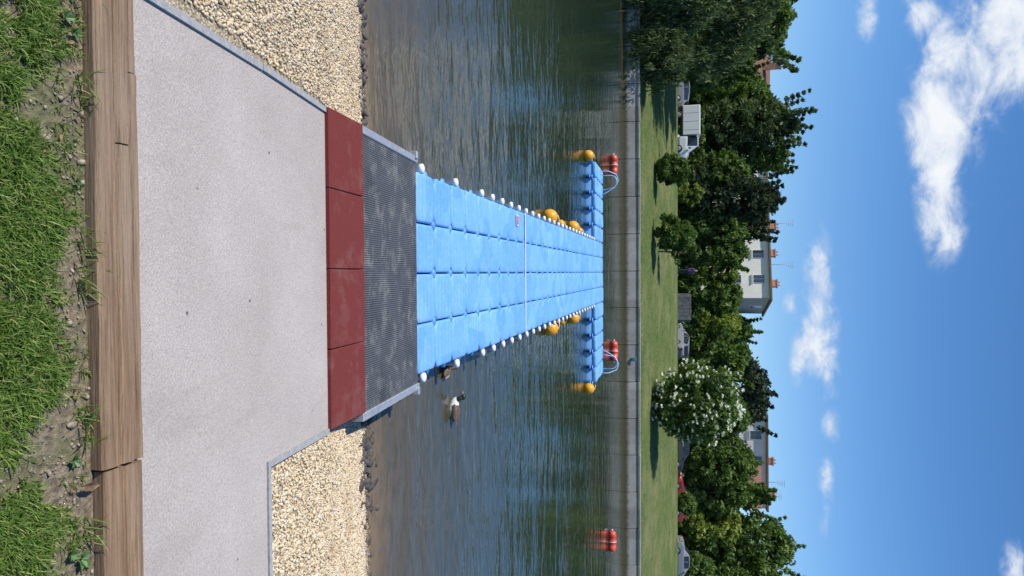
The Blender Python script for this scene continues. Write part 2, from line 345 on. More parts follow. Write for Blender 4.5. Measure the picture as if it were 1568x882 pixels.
# ---------------------------------------------------------------- pebbles
def ico(sub):
    bm=bmesh.new(); bmesh.ops.create_icosphere(bm,subdivisions=sub,radius=1); bm.verts.ensure_lookup_table()
    a=np.array([v.co[:] for v in bm.verts]); f=np.array([[v.index for v in f.verts] for f in bm.faces]); bm.free(); return a,f
I1=ico(1); I2=ico(2)
def stones(name,P,rad,mat,flat=(.55,.8),attr=None,base=I1,jit=.18):
    BV,BF=base; n=len(P); nv=len(BV)
    V=np.repeat(BV[None],n,0)*(1+rng.normal(0,jit,(n,nv,1)))
    sc3=np.stack([rad*rng.uniform(.8,1.35,n),rad*rng.uniform(.7,1.,n),rad*rng.uniform(*flat,n)],1); V=V*sc3[:,None,:]
    a=rng.uniform(0,6.28,n); ca,sa=np.cos(a)[:,None],np.sin(a)[:,None]
    X=V[...,0]*ca-V[...,1]*sa; Y=V[...,0]*sa+V[...,1]*ca; t=rng.normal(0,.3,n)[:,None]; Z=V[...,2]+X*t
    V=np.stack([X,Y,Z],2)+P[:,None,:]
    F=(BF[None]+np.arange(n)[:,None,None]*nv).reshape(-1,3)
    at=np.repeat(rng.random(n) if attr is None else attr,len(BF))
    return npmesh(name,V.reshape(-1,3),F,[mat],smooth=True,attr=at)
def region(n,x0,x1,y0,y1):
    return np.stack([rng.uniform(x0,x1,n),rng.uniform(y0,y1,n)],1)
Q=np.concatenate([region(42000,-3.3,-1.155,2.12,5.85),region(36000,1.075,3.5,3.27,5.85),region(6000,-1.2,1.1,4.75,5.85)])
rad=rng.uniform(.0045,.0115,len(Q))*np.where(rng.random(len(Q))<.05,1.5,1)
Z=np.array([gz(y) for y in Q[:,1]])+rad*.35+rng.uniform(0,.004,len(Q))
stones('gravel',np.column_stack([Q,Z]),rad,mPeb)
mRock=simple('wet_rock',(.10,.085,.07),.6,var=.4,vs=14,bumpd=.01)
n=900; X=np.concatenate([rng.uniform(-3.4,-1.2,340),rng.normal(1.62,.24,360),rng.uniform(1.2,3.6,200)]); Yv=np.concatenate([rng.normal(5.66,.09,340),rng.normal(5.70,.15,360),rng.normal(5.76,.09,200)])
Zv=np.array([max(gz(y),-.025) for y in Yv]); rr=rng.uniform(.009,.028,n)*np.where(rng.random(n)<.16,1.9,1)
stones('shore_rocks',np.column_stack([X,Yv,Zv+rr*.2]),rr,mRock,base=I2,jit=.07)

# ---------------------------------------------------------------- near grass
def blades(name,roots,length,mat,width=.004,lean=.6):
    n=len(roots); az=rng.uniform(0,6.28,n); ln=length; le=rng.uniform(.1,lean,n)
    d=np.stack([np.cos(az),np.sin(az)],1); s=np.stack([-d[:,1],d[:,0]],1); w=width*rng.uniform(.6,1.3,n)
    V=np.zeros((n,7,3))
    for k,(f,wf) in enumerate([(0,1),(.4,.9),(.75,.6)]):
        out=ln*le*f*f*1.1; up=ln*(f-.35*le*f*f)
        c=roots+np.column_stack([d*out[:,None],up])
        off=np.column_stack([s*(w*wf)[:,None],np.zeros(n)])
        V[:,2*k]=c-off*.5; V[:,2*k+1]=c+off*.5
    V[:,6]=roots+np.column_stack([d*(ln*le*1.1)[:,None],ln*(1-.35*le)])
    F=np.array([[0,1,3],[0,3,2],[2,3,5],[2,5,4],[4,5,6]]); FF=(F[None]+np.arange(n)[:,None,None]*7).reshape(-1,3)
    lv=np.clip(rng.normal(.42,.22,n)+.45*(rng.random(n)<.13),0,1); return npmesh(name,V.reshape(-1,3),FF,[mat],smooth=True,attr=np.repeat(lv,5))
cl=[]; ls=[]
while len(cl)<110000:
    x=R.uniform(-1.75,1.9); y=R.uniform(.95,1.865)
    d=mn.noise(Vector((x*3.1,y*4,1.3)))+.7*mn.noise(Vector((x*9,y*9,5.)))
    edge=(1.87-y+.12*mn.noise(Vector((x*4.3,9.,2.))))/.20
    pr=.90+min(0,d+.08)*2.4
    if edge<1: pr*= .05+.95*max(0,edge)**1.6
    if R.random()<pr:
        s=R.uniform(.6,1.25)*(.65+.45*max(0,min(1,edge)))*(1+.35*d)
        for _ in range(R.randint(4,9)):
            cl.append((x+R.gauss(0,.009),y+R.gauss(0,.009),gz(min(y,1.87))-.003)); ls.append(R.uniform(.02,.052)*s)
for _ in range(160):
    x=R.choice([-.95,-.1,.03,.85,1.1,.5,-.6])+R.gauss(0,.03); cl.append((x,1.845+R.gauss(0,.012),.85)); ls.append(R.uniform(.05,.10))
blades('grass',np.array(cl),np.array(ls),mBlade,.0045,1.0)
Q=region(3600,-2,2.2,1.0,1.87); rr=rng.uniform(.002,.007,len(Q))*np.where(rng.random(len(Q))<.05,2.4,1); stones('soil_crumbs',np.column_stack([Q,np.full(len(Q),.853)]),rr,simple('crumb',(.31,.26,.19),.9,var=.4,vs=40))
mDead=simple('dead_leaf',(.24,.14,.07),.8,var=.5,vs=20)
mb=MB()
def dleaf(x,y,z,s,tilt):
    M=Matrix.Translation((x,y,z))@Matrix.Rotation(R.uniform(0,6.28),4,'Z')@Matrix.Rotation(tilt,4,'X')
    pts=[(-s,0,0),(-.4*s,.45*s,.2*s),(.4*s,.4*s,.15*s),(s*1.1,0,.1*s),(.4*s,-.4*s,.2*s),(-.4*s,-.45*s,.1*s),(0,0,-.05*s)]
    mb.add([M@Vector(q) for q in pts],[(6,0,1),(6,1,2),(6,2,3),(6,3,4),(6,4,5),(6,5,0)],0)
for _ in range(34): dleaf(R.uniform(-1.3,1.3),R.uniform(1.7,1.86),.862+R.uniform(0,.008),R.uniform(.006,.014),R.uniform(-.5,.5))
for q in [(-1.02,1.82,.885,.05),(-.98,1.79,.88,.04),(.69,1.835,.885,.035)]: dleaf(*q,.3)
mb.obj('dead_leaves',[mDead])
mb=MB()
for (x,y,s) in [(-.82,1.80,.035),(-.78,1.83,.03),(.93,1.82,.04),(.60,1.80,.028),(.9,1.78,.03),(-.3,1.83,.02)]:
    for k in range(7):
        a=k*.9+R.uniform(-.3,.3); M=Matrix.Translation((x,y,.86))@Matrix.Rotation(a,4,'Z')@Matrix.Rotation(-R.uniform(.2,.8),4,'Y')
        l=s*R.uniform(.7,1.2); mb.add([M@Vector(q) for q in[(0,0,0),(l*.5,l*.28,.004),(l,0,0),(l*.5,-l*.28,.004)]],[(0,1,2),(0,2,3)],0)
mb.obj('weed_plants',[simple('weed_leaf',(.07,.15,.035),.5)])

# ---------------------------------------------------------------- rubber mats and gangway
for i in range(4):
    mb=MB(); x0=-1.128+i*.5475
    M=Matrix.Translation((x0+.2737,4.49,.452))@Matrix.Rotation(-.052,4,'X')@Matrix.Rotation(R.uniform(-.006,.006),4,'Z')
    mb.box((-.2715,-.29,-.03),(.2715,.29,.012+R.uniform(0,.003)),0,M,bev=.006); mb.obj('red_rubber_mat',[mRed])
e=empty('gangway_ramp')
M=Matrix.Translation((0,4.79,.425))@Matrix.Rotation(math.atan2(-.115,1.41),4,'X')
mb=MB(); mb.box((-1.06,0,-.04),(1.06,1.43,0.0),0,M); o=mb.obj('ribbed_mat',[mMat],e)
mb=MB()
for s in(-1,1):
    mb.box((min(s*1.065,s*1.13),-.02,-.09),(max(s*1.065,s*1.13),1.46,.012),0,M,bev=.006)
    mb.box((min(s*1.10,s*1.17),1.36,-.05),(max(s*1.10,s*1.17),1.42,.03),0,M,bev=.004)
for yv in(.02,.5,.95,1.36): mb.box((-1.06,yv,-.10),(1.06,yv+.05,-.045),0,M)
mb.obj('steel_frame',[mSteel],e)

# ---------------------------------------------------------------- pontoon
tv=np.array([-1,-.985,-.95,-.88,-.8,-.7,-.6,-.5,-.4,-.3,-.2,-.1,0,.1,.2,.3,.4,.5,.6,.7,.8,.88,.95,.985,1]); sv=np.array([-1,-.985,-.95,-.88,-.7,-.35,0,.35,.7,.88,.95,.985,1])
hx,hy=.2425,.2685
def cubemesh():
    vs=[];fs=[]; ns,nt_=len(sv),len(tv)
    for t in tv:
        for s in sv:
            f=1.; q=abs(s)+abs(t)
            if q>1.80: f=1.80/q
            e=max(abs(s),abs(t)); e=max(e,(q/1.80) if q>1.6 else 0); k=max(0,(min(e,1)-.90)/.10)
            z=-.020*(1-math.sqrt(max(0,1-k*k)))
            if abs(t)<.92 and abs(s)<.92: z+=.0075*math.cos(t*math.pi*5)*(1-(abs(s)/.92)**6)
            vs.append((s*f*hx,t*f*hy,z))
    for j in range(nt_-1):
        for i in range(ns-1): fs.append((j*ns+i,j*ns+i+1,(j+1)*ns+i+1,(j+1)*ns+i))
    loop=[i for i in range(ns)]+[j*ns+ns-1 for j in range(1,nt_)]+[(nt_-1)*ns+i for i in range(ns-2,-1,-1)]+[j*ns for j in range(nt_-2,0,-1)]
    nl=len(loop); prev=loop
    for dz,sc_ in((-.11,1.0),(-.118,.975),(-.14,.975),(-.148,1.0),(-.42,1.0)):
        o=len(vs)
        for li in loop: vs.append((vs[li][0]*sc_,vs[li][1]*sc_,dz))
        cur=list(range(o,o+nl))
        for k in range(nl): fs.append((prev[k],cur[k],cur[(k+1)%nl],prev[(k+1)%nl]))
        prev=cur
    return vs,fs
CV,CF=cubemesh()
pontoon=empty('floating_pontoon')
mb=MB(); deck=.30; cells=set()
for j in range(32):
    for i in range(4): cells.add((i,j))
for j in range(28,32):
    for i in list(range(-5,0))+list(range(4,9)): cells.add((i,j))
def cc(i,j): return (-.75+.5*i,6.22+.2725+.545*j)
for (i,j) in sorted(cells):
    x,y=cc(i,j); dz=deck+mn.noise(Vector((x*.7,y*.5,0)))*.012+R.uniform(-.003,.003); dx=R.uniform(-.003,.003); tl=R.uniform(-.014,.014); tl2=R.uniform(-.01,.01)
    mb.add([(v[0]*(1 if 0<=i<=3 else .93)+x+dx,v[1]+y,v[2]+dz+v[0]*tl+v[1]*tl2) for v in CV],CF,0,True)
mb.obj('cubes',[mBlue],pontoon)
mb=MB(); cor={}
for (i,j) in cells:
    for a in(0,1):
        for c in(0,1): cor[(i+a,j+c)]=cor.get((i+a,j+c),0)+1
for (i,j),k in cor.items():
    x,y=-1+.5*i,6.22+.545*j
    if k>=3: mb.tube([(x,y,deck-.1),(x,y,deck-.015),(x,y,deck-.007)],[.045,.045,.035],10,0)
    else:
        for zz in(.10,.17): mb.tube([(x,y,zz),(x,y,zz+.035)],.065,10,0)
mb.obj('lugs_and_pins',[mBlueD],pontoon)
mb=MB()
for s in(-1,1):
    for j in range(0,28):
        if j<5 and j%2: continue
        y=6.22+.22+.545*j
        mb.tube([(s*1.045,y,.14),(s*1.045,y,.25),(s*1.045,y,.262),(s*1.045,y,.295),(s*1.045,y,.305)],[.03,.03,.05,.05,.034],12,0)
mb.obj('side_bolts',[mWhite],pontoon)
mb=MB(); mb.box((-1.0,11.12,.304),(1.0,11.155,.315),0,bev=.004); mb.obj('white_seam_strip',[mWhite],pontoon)
mb=MB(); M=Matrix.Translation((-.83,10.55,.313))@Matrix.Scale(.7,4); mb.box((-.12,-.10,-.004),(.12,.10,.004),1,M); mb.box((-.10,-.08,.004),(.10,-.02,.006),0,M); mb.box((-.10,.02,.004),(.10,.08,.006),0,M)
for xx in(-.07,.0,.05): mb.box((xx,-.012,.004),(xx+.03,.012,.006),2,M)
mb.obj('warning_sticker',[mRedB,mWhite,mBlack],pontoon)
for s in(-1,1):
    for k in(0,.38):
        mb=MB(); x=s*3.3; y0=23.05+k
        pts=[(x,y0,.28),(x,y0,.62),(x-s*.04,y0,.72),(x-s*.15,y0+.0,.80),(x-s*.30,y0,.80),(x-s*.42,y0,.70),(x-s*.46,y0,.5),(x-s*.5,y0,.31)]
        if k==0: pts=[(x+s*.1,y0,.30),(x+s*.1,y0+.1,.55),(x,y0+.25,.80),(x-s*.2,y0+.3,.86),(x-s*.42,y0+.3,.74),(x-s*.6,y0+.3,.45),(x-s*.65,y0+.3,.30)]
        mb.tube(pts,.016,8,0); mb.obj('ladder_rail',[mPale],pontoon)
def ball(x,y,r=.155):
    mb=MB(); mb.ell((0,0,0),(r,r,r*1.02),0,24,16); mb.tube([(0,0,r*.97),(0,0,r*1.12),(0,0,r*1.14)],[.035,.03,.015],10,0)
    k=-1 if x>0 else 1
    mb.tube([(0,0,r*1.12),(.07*k,0,r*1.2),(.13*k,0,r*1.15)],.008,5,1)
    mb.obj('orange_buoy',[mOrange,mWhite],None,(x,y,r*.66))
for a in [(-1.2,14.5,.17),(1.2,14.5,.17),(-1.2,17.9,.165),(1.2,17.9,.165),(-1.17,16.2,.1),(1.17,16.3,.1),(-3.62,21.2,.17),(3.62,21.2,.17),(-1.2,19.6,.09)]: ball(*a)
for (x,y) in [(-4.66,30.),(3.44,30.),(11.4,28.9)]:
    mb=MB(); pr=[(-.44,.03),(-.43,.09),(-.38,.15),(-.2,.175),(-.19,.165),(-.05,.17),(-.04,.18),(.04,.18),(.05,.17),(.19,.165),(.2,.175),(.38,.15),(.43,.09),(.44,.03)]
    mb.tube([(a,0,0) for a,_ in pr],[r for _,r in pr],18,0)
    mb.tube([(-.5,0,0),(-.44,0,0)],.03,8,1); mb.tube([(.44,0,0),(.5,0,0)],.03,8,1)
    mb.tube([(-.012,0,0),(.012,0,0)],.184,18,1)
    mb.obj('red_buoy',[mRedB,mWhite],None,(x,y,.12),(0,0,R.uniform(-.12,.12)))

# ---------------------------------------------------------------- ducks
def duck(loc,rot,mats,s=1.):
    mb=MB()
    st=[(-.22,.012,.006,.115),(-.19,.035,.014,.105),(-.14,.065,.04,.09),(-.07,.088,.07,.07),(0,.095,.082,.062),(.07,.088,.078,.062),(.13,.065,.062,.07),(.17,.04,.045,.085),(.19,.012,.02,.095)]
    seg=16; vs=[];
    for (x,ry,rz,zc) in st:
        for k in range(seg):
            t=2*math.pi*k/seg; vs.append((x*s,math.cos(t)*ry*s,(zc+math.sin(t)*rz)*s))
    for i in range(len(st)-1):
        for k in range(seg):
            up=math.sin(2*math.pi*(k+.5)/seg)
            mi=0 if up>-.1 else 1
            if i>=5: mi=2
            mb.add([vs[i*seg+k],vs[(i+1)*seg+k],vs[(i+1)*seg+(k+1)%seg],vs[i*seg+(k+1)%seg]],[(0,1,2,3)],mi,True)
    mb.tube([Vector(q)*s for q in[(.13,0,.09),(.165,0,.13),(.172,0,.165),(.18,0,.19)]],[.045*s,.036*s,.031*s,.03*s],12,3)
    mb.ell(Vector((.195,0,.205))*s,(.045*s,.033*s,.034*s),3)
    mb.ell(Vector((.247,0,.196))*s,(.032*s,.015*s,.008*s),4,10,6)
    for q in(-1,1):
        mb.ell(Vector((.213,q*.029,.213))*s,(.005*s,.004*s,.005*s),5,6,4)
        mb.ell(Vector((-.04,q*.075,.095))*s,(.13*s,.025*s,.045*s),6,12,8)
    return mb.obj('duck',mats,None,loc,rot)
dB=simple('duck_brown',(.14,.09,.055),.7,var=.5,vs=60); dW=simple('duck_white',(.7,.68,.62),.7); dD=simple('duck_dark',(.025,.03,.025),.5); dY=simple('duck_bill',(.35,.25,.05),.5); dG=simple('duck_grey',(.25,.2,.16),.7,var=.5,vs=60)
duck((1.72,8.15,-.025),(0,0,math.radians(170)),[dB,dW,dW,dD,dY,dD,dB],.85)
duck((1.20,7.9,-.03),(0,0,math.radians(105)),[dB,dG,dB,dB,dY,dD,dG],.68)

# ---------------------------------------------------------------- trees
def leafcloud(centers,rc,per,size,droop=0.,lvb=.5,flat=.8,aspect=.55):
    n=len(centers)*per
    C=np.repeat(centers,per,0); rr=np.repeat(rc,per)
    d=rng.normal(size=(n,3)); d/=np.linalg.norm(d,axis=1)[:,None]; rad=rng.random(n)**.45
    P=C+d*(rr*rad)[:,None]*np.array([1,1,flat])
    if droop: P[:,2]-=rng.random(n)**2*droop*rr
    a=rng.normal(size=(n,3)); 
    if droop: a[:,2]-=2.2
    a/=np.linalg.norm(a,axis=1)[:,None]; b=rng.normal(size=(n,3)); b-=a*(a*b).sum(1)[:,None]; b/=np.linalg.norm(b,axis=1)[:,None]
    s=size*rng.uniform(.55,1.3,n)
    a=a*s[:,None]; b=b*(s*aspect)[:,None]
    V=np.stack([P-a,P-b*.9+a*.05,P+a,P+b*.9+a*.05],1).reshape(-1,3)
    F=np.arange(4*n).reshape(-1,4)
    lv=np.clip(np.repeat(rng.normal(lvb,.24,len(centers)),per)+rng.normal(0,.13,n)+.12*d[:,2],0,1)
    return V,F,lv
def tree(name,x,y,z0,top,Rr,mat,leaf=.2,dens=1.,low=.22,shape='round',droop=0.,blossom=False,spiky=0.,aspect=.55):
    H=top-z0; cen=[];rcs=[]
    zc=z0+H*(low+(1-low)/2); rz=H*(1-low)/2
    N=int(dens*26*(Rr*Rr*2+Rr*rz)/3.)
    lobes=[(R.uniform(0,6.28),R.uniform(-.9,.95),R.uniform(.75,1.22)) for _ in range(9)]
    while len(cen)<N:
        a=R.uniform(0,6.28); hz=R.uniform(-1,1)
        if shape=='cone': prof=(1-(hz+1)/2)**.75*1.05+.06
        elif shape=='oval': prof=math.sqrt(max(0,1-abs(hz)**2.2))*(1.0-.25*hz)
        elif shape=='skirt': prof=math.sqrt(max(0,1-max(0,hz)**2.4))
        else: prof=math.sqrt(max(0,1-abs(hz)**2.6))
        k=max(.68,max([ (1-min(1,(abs((a-la+math.pi)%(2*math.pi)-math.pi)/1.0)**2+((hz-lh)/.6)**2))*lr for la,lh,lr in lobes]))
        q=R.random()**.35; r=Rr*prof*k*q
        cen.append((r*math.cos(a),r*math.sin(a),(zc-z0)+hz*rz*(.8+.2*k)*(1-.08*R.random()))); rcs.append(R.uniform(.24,.62)*min(1.3,Rr/2.4))
    if spiky:
        for _ in range(int(spiky)):
            a=R.uniform(0,6.28); r0=Rr*R.uniform(0,.7); h0=(zc-z0)+rz*R.uniform(.5,.85)
            for t in range(5): cen.append((r0*math.cos(a)*(1+.08*t),r0*math.sin(a)*(1+.08*t),h0+t*rz*.09)); rcs.append(.32-.05*t)
    cen=np.array(cen); rcs=np.array(rcs)
    V,F,lv=leafcloud(cen,rcs,int(44*(.2/leaf)**1.3),leaf,droop,aspect=aspect)
    mats=[mat,mBark]; mi=np.zeros(len(F))
    if blossom:
        fc=[]
        for i in range(len(cen)):
            if R.random()<.8:
                d=Vector(cen[i])-Vector((0,0,zc-z0)); 
                if d.length<.5: continue
                for _ in range(2):
                    dd=(d.normalized()+Vector((R.gauss(0,.5),R.gauss(0,.5),R.gauss(.2,.5)))).normalized()
                    fc.append(tuple(Vector(cen[i])+dd*(rcs[i]*1.02)))
        V2,F2,l2=leafcloud(np.array(fc),np.full(len(fc),.13),12,.06,0,.6,.45,.9); F=np.concatenate([F,F2+len(V)]); V=np.concatenate([V,V2]); lv=np.concatenate([lv,l2]); mi=np.concatenate([mi,np.full(len(F2),2)])
        mats.append(LF)
    tb=MB(); tr=max(.07,H*.022)
    th=H*(max(low,0)+.35); lean=(R.uniform(-.3,.3),R.uniform(-.3,.3))
    pts=[(0,0,-.2),(0,0,.1),(lean[0]*.3,lean[1]*.3,th*.4),(lean[0]*.7,lean[1]*.7,th*.75),(lean[0],lean[1],th),(lean[0]*1.2,lean[1]*1.2,H*.9)]
    tb.tube(pts,[tr*1.5,tr*1.1,tr*.9,tr*.75,tr*.55,tr*.1],8)
    for _ in range(9):
        c=cen[R.randrange(len(cen))]; f=R.uniform(.25,.9); st=Vector(pts[2]).lerp(Vector(pts[4]),f)
        mid=st.lerp(Vector(c),.5)+Vector((0,0,-.08*H*R.random())); tb.tube([st,mid,Vector(c)],[tr*.45,tr*.3,tr*.08],6)
    TV=np.array([v[:] for v in tb.v]); quads=[f for f in tb.f if len(f)==4]; TF=np.array(quads)+len(V)
    V=np.concatenate([V,TV]); F=np.concatenate([F,TF]); mi=np.concatenate([mi,np.ones(len(TF))]); lv=np.concatenate([lv,np.zeros(len(TF))])
    return npmesh(name,V,F,mats,mi,attr=lv,loc=(x,y,z0))
def bz(Y): return .82+(Y-37.8)*.09 if Y<61 else RZ
tree('round_bush',-6.5,44.7,bz(44.7),3.55,1.2,LG,.11,3.,.03)
tree('round_bush',-2.3,43.6,bz(43.6),3.8,1.35,LG,.12,2.4,.06)
tree('small_tree',-1.4,46.5,bz(46.5),4.3,.9,LG,.13,1.6,.3)
tree('flowering_tree',8.2,43.8,bz(43.8),6.4,2.85,LG,.14,1.7,.02,blossom=True)
tree('willow_tree',-17.2,45,bz(45),9.2,5.2,LW,.2,1.15,.05,droop=1.4,spiky=12,aspect=.28)
tree('willow_tree',-12.0,38.6,.85,3.7,2.3,LW,.14,2.2,-.22,'skirt',droop=1.2,aspect=.28)
tree('willow_tree',-15.4,38.6,.85,5.8,3.2,LW,.16,1.7,-.16,'skirt',droop=1.4,aspect=.28,spiky=5)
tree('willow_tree',-21.,40.0,bz(40.0),8.8,4.4,LW,.2,1.1,-.12,'skirt',droop=1.4,spiky=8,aspect=.28)
tree('deciduous_tree',-19.,55,bz(55),11.,4.5,LG,.24,.9,.1,spiky=6)
tree('ash_tree',-14.8,51,bz(51),7.9,2.2,LG,.22,1.2,.15,spiky=4)
T=[('deciduous_tree',-17.7,75,12.6,3.4,LG,0),('poplar_tree',-14.8,73,14.8,3.3,LW,12),('poplar_tree',-12.2,76,14.2,2.9,LG,12),('deciduous_tree',-9.9,71,9.9,2.9,LG,0),
('conifer_tree',-7.2,71,12.7,3.7,LD,6),('conifer_tree',-5.0,74,11.9,3.1,LD,6),('deciduous_tree',-4.3,70.5,9.6,2.6,LG,0),('deciduous_tree',-1.9,71,9.6,2.5,LG,3),('maple_tree',.1,71,9.0,2.2,LY,0),
('deciduous_tree',2.4,71.5,9.2,2.6,LG,0),('deciduous_tree',5.1,72,9.2,2.7,LY,0),('birch_tree',7.9,95,12.8,2.8,LG,8),('deciduous_tree',8.2,71,9.9,3.3,LG,3),('deciduous_tree',11.6,76,12.3,3.7,LD,5),
('deciduous_tree',15.,80,12.8,3.5,LD,6),('deciduous_tree',14.4,71,9.8,3.1,LG,0),('deciduous_tree',18.9,71,10.4,3.5,LG,3),('poplar_tree',22.8,73,11.8,2.7,LG,10),('deciduous_tree',22.2,71,9.6,2.9,LG,0),
('deciduous_tree',28.0,73,14.5,4.2,LG,4),('deciduous_tree',31.6,70.5,12.8,3.6,LG,4),('deciduous_tree',-23.5,70,12.,4,LG,3),('deciduous_tree',-30,68,11.,4,LG,3),('deciduous_tree',-37,72,13.,4.5,LG,3),('deciduous_tree',38,71,12.,4.2,LG,3),('deciduous_tree',45,74,13.,4.5,LG,3),('deciduous_tree',25.6,71,9.,2.7,LY,0),('deciduous_tree',-20.5,80,12.5,3.5,LG,3)]
for nm,x,y,top,r,m,spk in T:
    tree(nm,x,y,RZ,top,r,m,.25,.95,.06 if nm!='conifer_tree' else 0,shape='oval' if nm in('poplar_tree','conifer_tree') else 'round',spiky=spk)
def mass(name,x0,x1,y0,y1,zt,n,leaf,mat,per=40,rc=(.5,.9)):
    c=np.stack([rng.uniform(x0,x1,n),rng.uniform(y0,y1,n),np.zeros(n)],1)
    hh=np.array([mn.noise(Vector((a*.25,3.,1.)))*.5+mn.noise(Vector((a*.9,8.,1.)))*.25 for a in c[:,0]])
    c[:,2]=RZ+rng.random(n)**.7*(zt-RZ)*(.85+hh*.6)
    V,F,lv=leafcloud(c,rng.uniform(*rc,n),per,leaf); return npmesh(name,V,F,[mat],attr=lv)
mass('hedge',-40,45,69.6,72.,5.6,1250,.22,LG,40,(.35,.65))
mass('distant_trees',-110,110,104,116,10.0,1100,.5,LG,40,(1.,2.2))
tree('shrub',-8.7,62.3,2.9,5.2,.9,LW,.13,2.4,.02); tree('shrub',24.5,69.3,RZ,5.6,1.5,LY,.16,2,.02); tree('shrub',-7.4,66.5,RZ,5.3,1.2,LY,.14,2,.02); tree('shrub',20.6,62.5,2.8,4.5,1.2,LG,.14,2.4,.0); tree('shrub',14.,63,2.8,5.8,1.6,LG,.16,2,.05)
tree('shrub',28.6,67.6,RZ,6.2,2.0,LG,.18,1.6,.02); tree('shrub',8.6,64.,RZ,4.8,1.1,LG,.14,2.2,.02)
n=9000; rt=np.stack([rng.uniform(-32,34,n),37.98+rng.random(n)**2*1.2,np.zeros(n)],1); rt[:,2]=.82+(rt[:,1]-37.8)*.09-.01
blades('bank_grass_tufts',rt,rng.uniform(.04,.11,n),mBlade,.02,.9)

# ---------------------------------------------------------------- buildings
def stucco(name,col): 
    m,g,b=newmat(name); v=g.coord(); n=g.noise(v,.5,4,.6); n2=g.noise(g.coord((1.5,1.5,.25)),1.5,4,.6)
    c=g.mix(g.rng(n,.3,.7),tuple(x*.9 for x in col),col); c=g.mix(g.rng(n2,.5,.8,0,.35),c,tuple(x*.6 for x in col)); g.l(c,b.inputs['Base Color']); b.inputs['Roughness'].default_value=.9; return m
mCream=stucco('cream_render',(.82,.78,.66)); mPink=stucco('pink_render',(.82,.74,.66)); mCapEndShade=stucco('grey_cap_end_shade',(.34,.34,.33)); mWhiteR=stucco('white_render',(.76,.74,.70))  # grey: end-wall shade put into the colour; chimney caps use it too
mTile,g,b=newmat('roof_tiles'); v=g.coord(); n=g.noise(v,1.5,5); wv=g.n('ShaderNodeTexWave',bands_direction='X'); g.l(v,wv.inputs[0]); wv.inputs['Scale'].default_value=1.6
c=g.mix(n,(.17,.08,.05),(.30,.14,.09)); c=g.mix(g.math('MULTIPLY',wv.outputs['Fac'],.35),c,(.06,.03,.02)); g.l(c,b.inputs['Base Color']); b.inputs['Roughness'].default_value=.85
mBrick=simple('chimney_brick',(.52,.26,.15),.9,var=.25,vs=5)
mGlass=simple('window_glass',(.03,.04,.05),.08,var=.2,vs=.6,spec=.8)
mFrame=simple('window_frame',(.7,.7,.67),.5)
mRoofD=simple('brown_roof_edge',(.16,.10,.07),.8,vs=2)
mMetal=simple('antenna_metal',(.3,.3,.3),.5,.5)
def windowb(pb,gb,xc,zc,wd,ht,M,axis='x',y=0.):
    if axis=='x':
        pb.box((xc-wd/2-.08,y-.05,zc-ht/2-.08),(xc+wd/2+.08,y-.003,zc+ht/2+.08),0,M)
        for s in(-1,1): gb.box((xc+(-wd/2 if s<0 else .03),y-.075,zc-ht/2),(xc+(-.03 if s<0 else wd/2),y-.053,zc+ht/2),0,M)
        pb.box((xc-wd/2-.15,y-.18,zc-ht/2-.16),(xc+wd/2+.15,y-.06,zc-ht/2-.10),0,M)
    else:
        pb.box((y+.003,xc-wd/2-.08,zc-ht/2-.08),(y+.05,xc+wd/2+.08,zc+ht/2+.08),0,M)
        gb.box((y+.053,xc-wd/2,zc-ht/2),(y+.075,xc+wd/2,zc+ht/2),0,M)
def house(name,loc,rot,W,D,H,wall,wall2,roof='flat',floors=4,wins=(),chims=(),ant=(),ridge=3.):
    e=empty(name,loc,(0,0,rot)); I=Matrix.Identity(4)
    mb=MB(); mb.box((-W,0,-.5),(-.002,D,H),0); mb.box((-.002,.0,-.5),(.06,D,H),1); mb.obj('walls',[wall,wall2],e)
    rb=MB()
    if roof=='flat':
        rb.box((-W-.3,-.40,H+.002),(.4,D+.4,H+.22),0)
        z=H+.225; rb.add([(-W-.2,-.3,z),(.3,-.3,z),(.3,D+.3,z),(-W-.2,D+.3,z),(-W+2,D/2,z+.35),(-2,D/2,z+.35)],[(0,1,5,4),(1,2,5),(2,3,4,5),(3,0,4)],1)
    else:
        o=.4; z=H+.002
        vs=[(-W-o,-o,z),(o,-o,z),(o,D+o,z),(-W-o,D+o,z),(-W-o,D/2,z+ridge),(o,D/2,z+ridge)]
        rb.add(vs,[(0,1,5,4),(2,3,4,5),(0,4,3),(1,2,5),(3,2,1,0)],1)
    rb.obj('roof',[mRoofD,mTile],e)
    pb=MB(); gb=MB()
    fh=H/floors
    for f in range(floors):
        for wx in wins: windowb(pb,gb,wx,fh*f+fh*.55,.95,1.25,I)
        windowb(pb,gb,D*.5,fh*f+fh*.55,1.0,1.3,I,'y',.06)
    pb.box((-1.2-W*.5,-.06,-.1),(-W*.5-.1,-.004,2.2),0); 
    pb.obj('window_frames',[mFrame],e); gb.obj('window_panes',[mGlass],e)
    cb=MB()
    for cx,cy,hh in chims:
        z=H+.2; cb.box((cx-.45,cy-.3,z-1),(cx+.45,cy+.3,z+hh),0); cb.box((cx-.52,cy-.37,z+hh),(cx+.52,cy+.37,z+hh+.12),1)
        for q in(-.2,.2): cb.tube([(cx+q,cy,z+hh+.12),(cx+q,cy,z+hh+.45)],.1,8,0)
    cb.obj('chimneys',[mBrick,mCapEndShade],e)
    ab=MB()
    for ax,ay,hh in ant:
        z=H+.2; ab.tube([(ax,ay,z),(ax,ay,z+hh)],.03,6)
        for k in range(4): 
            l=.5-.08*k; ab.tube([(ax-l,ay,z+hh-.25*k),(ax+l,ay,z+hh-.25*k)],.02,5)
    ab.obj('antennas',[mMetal],e)
    return e
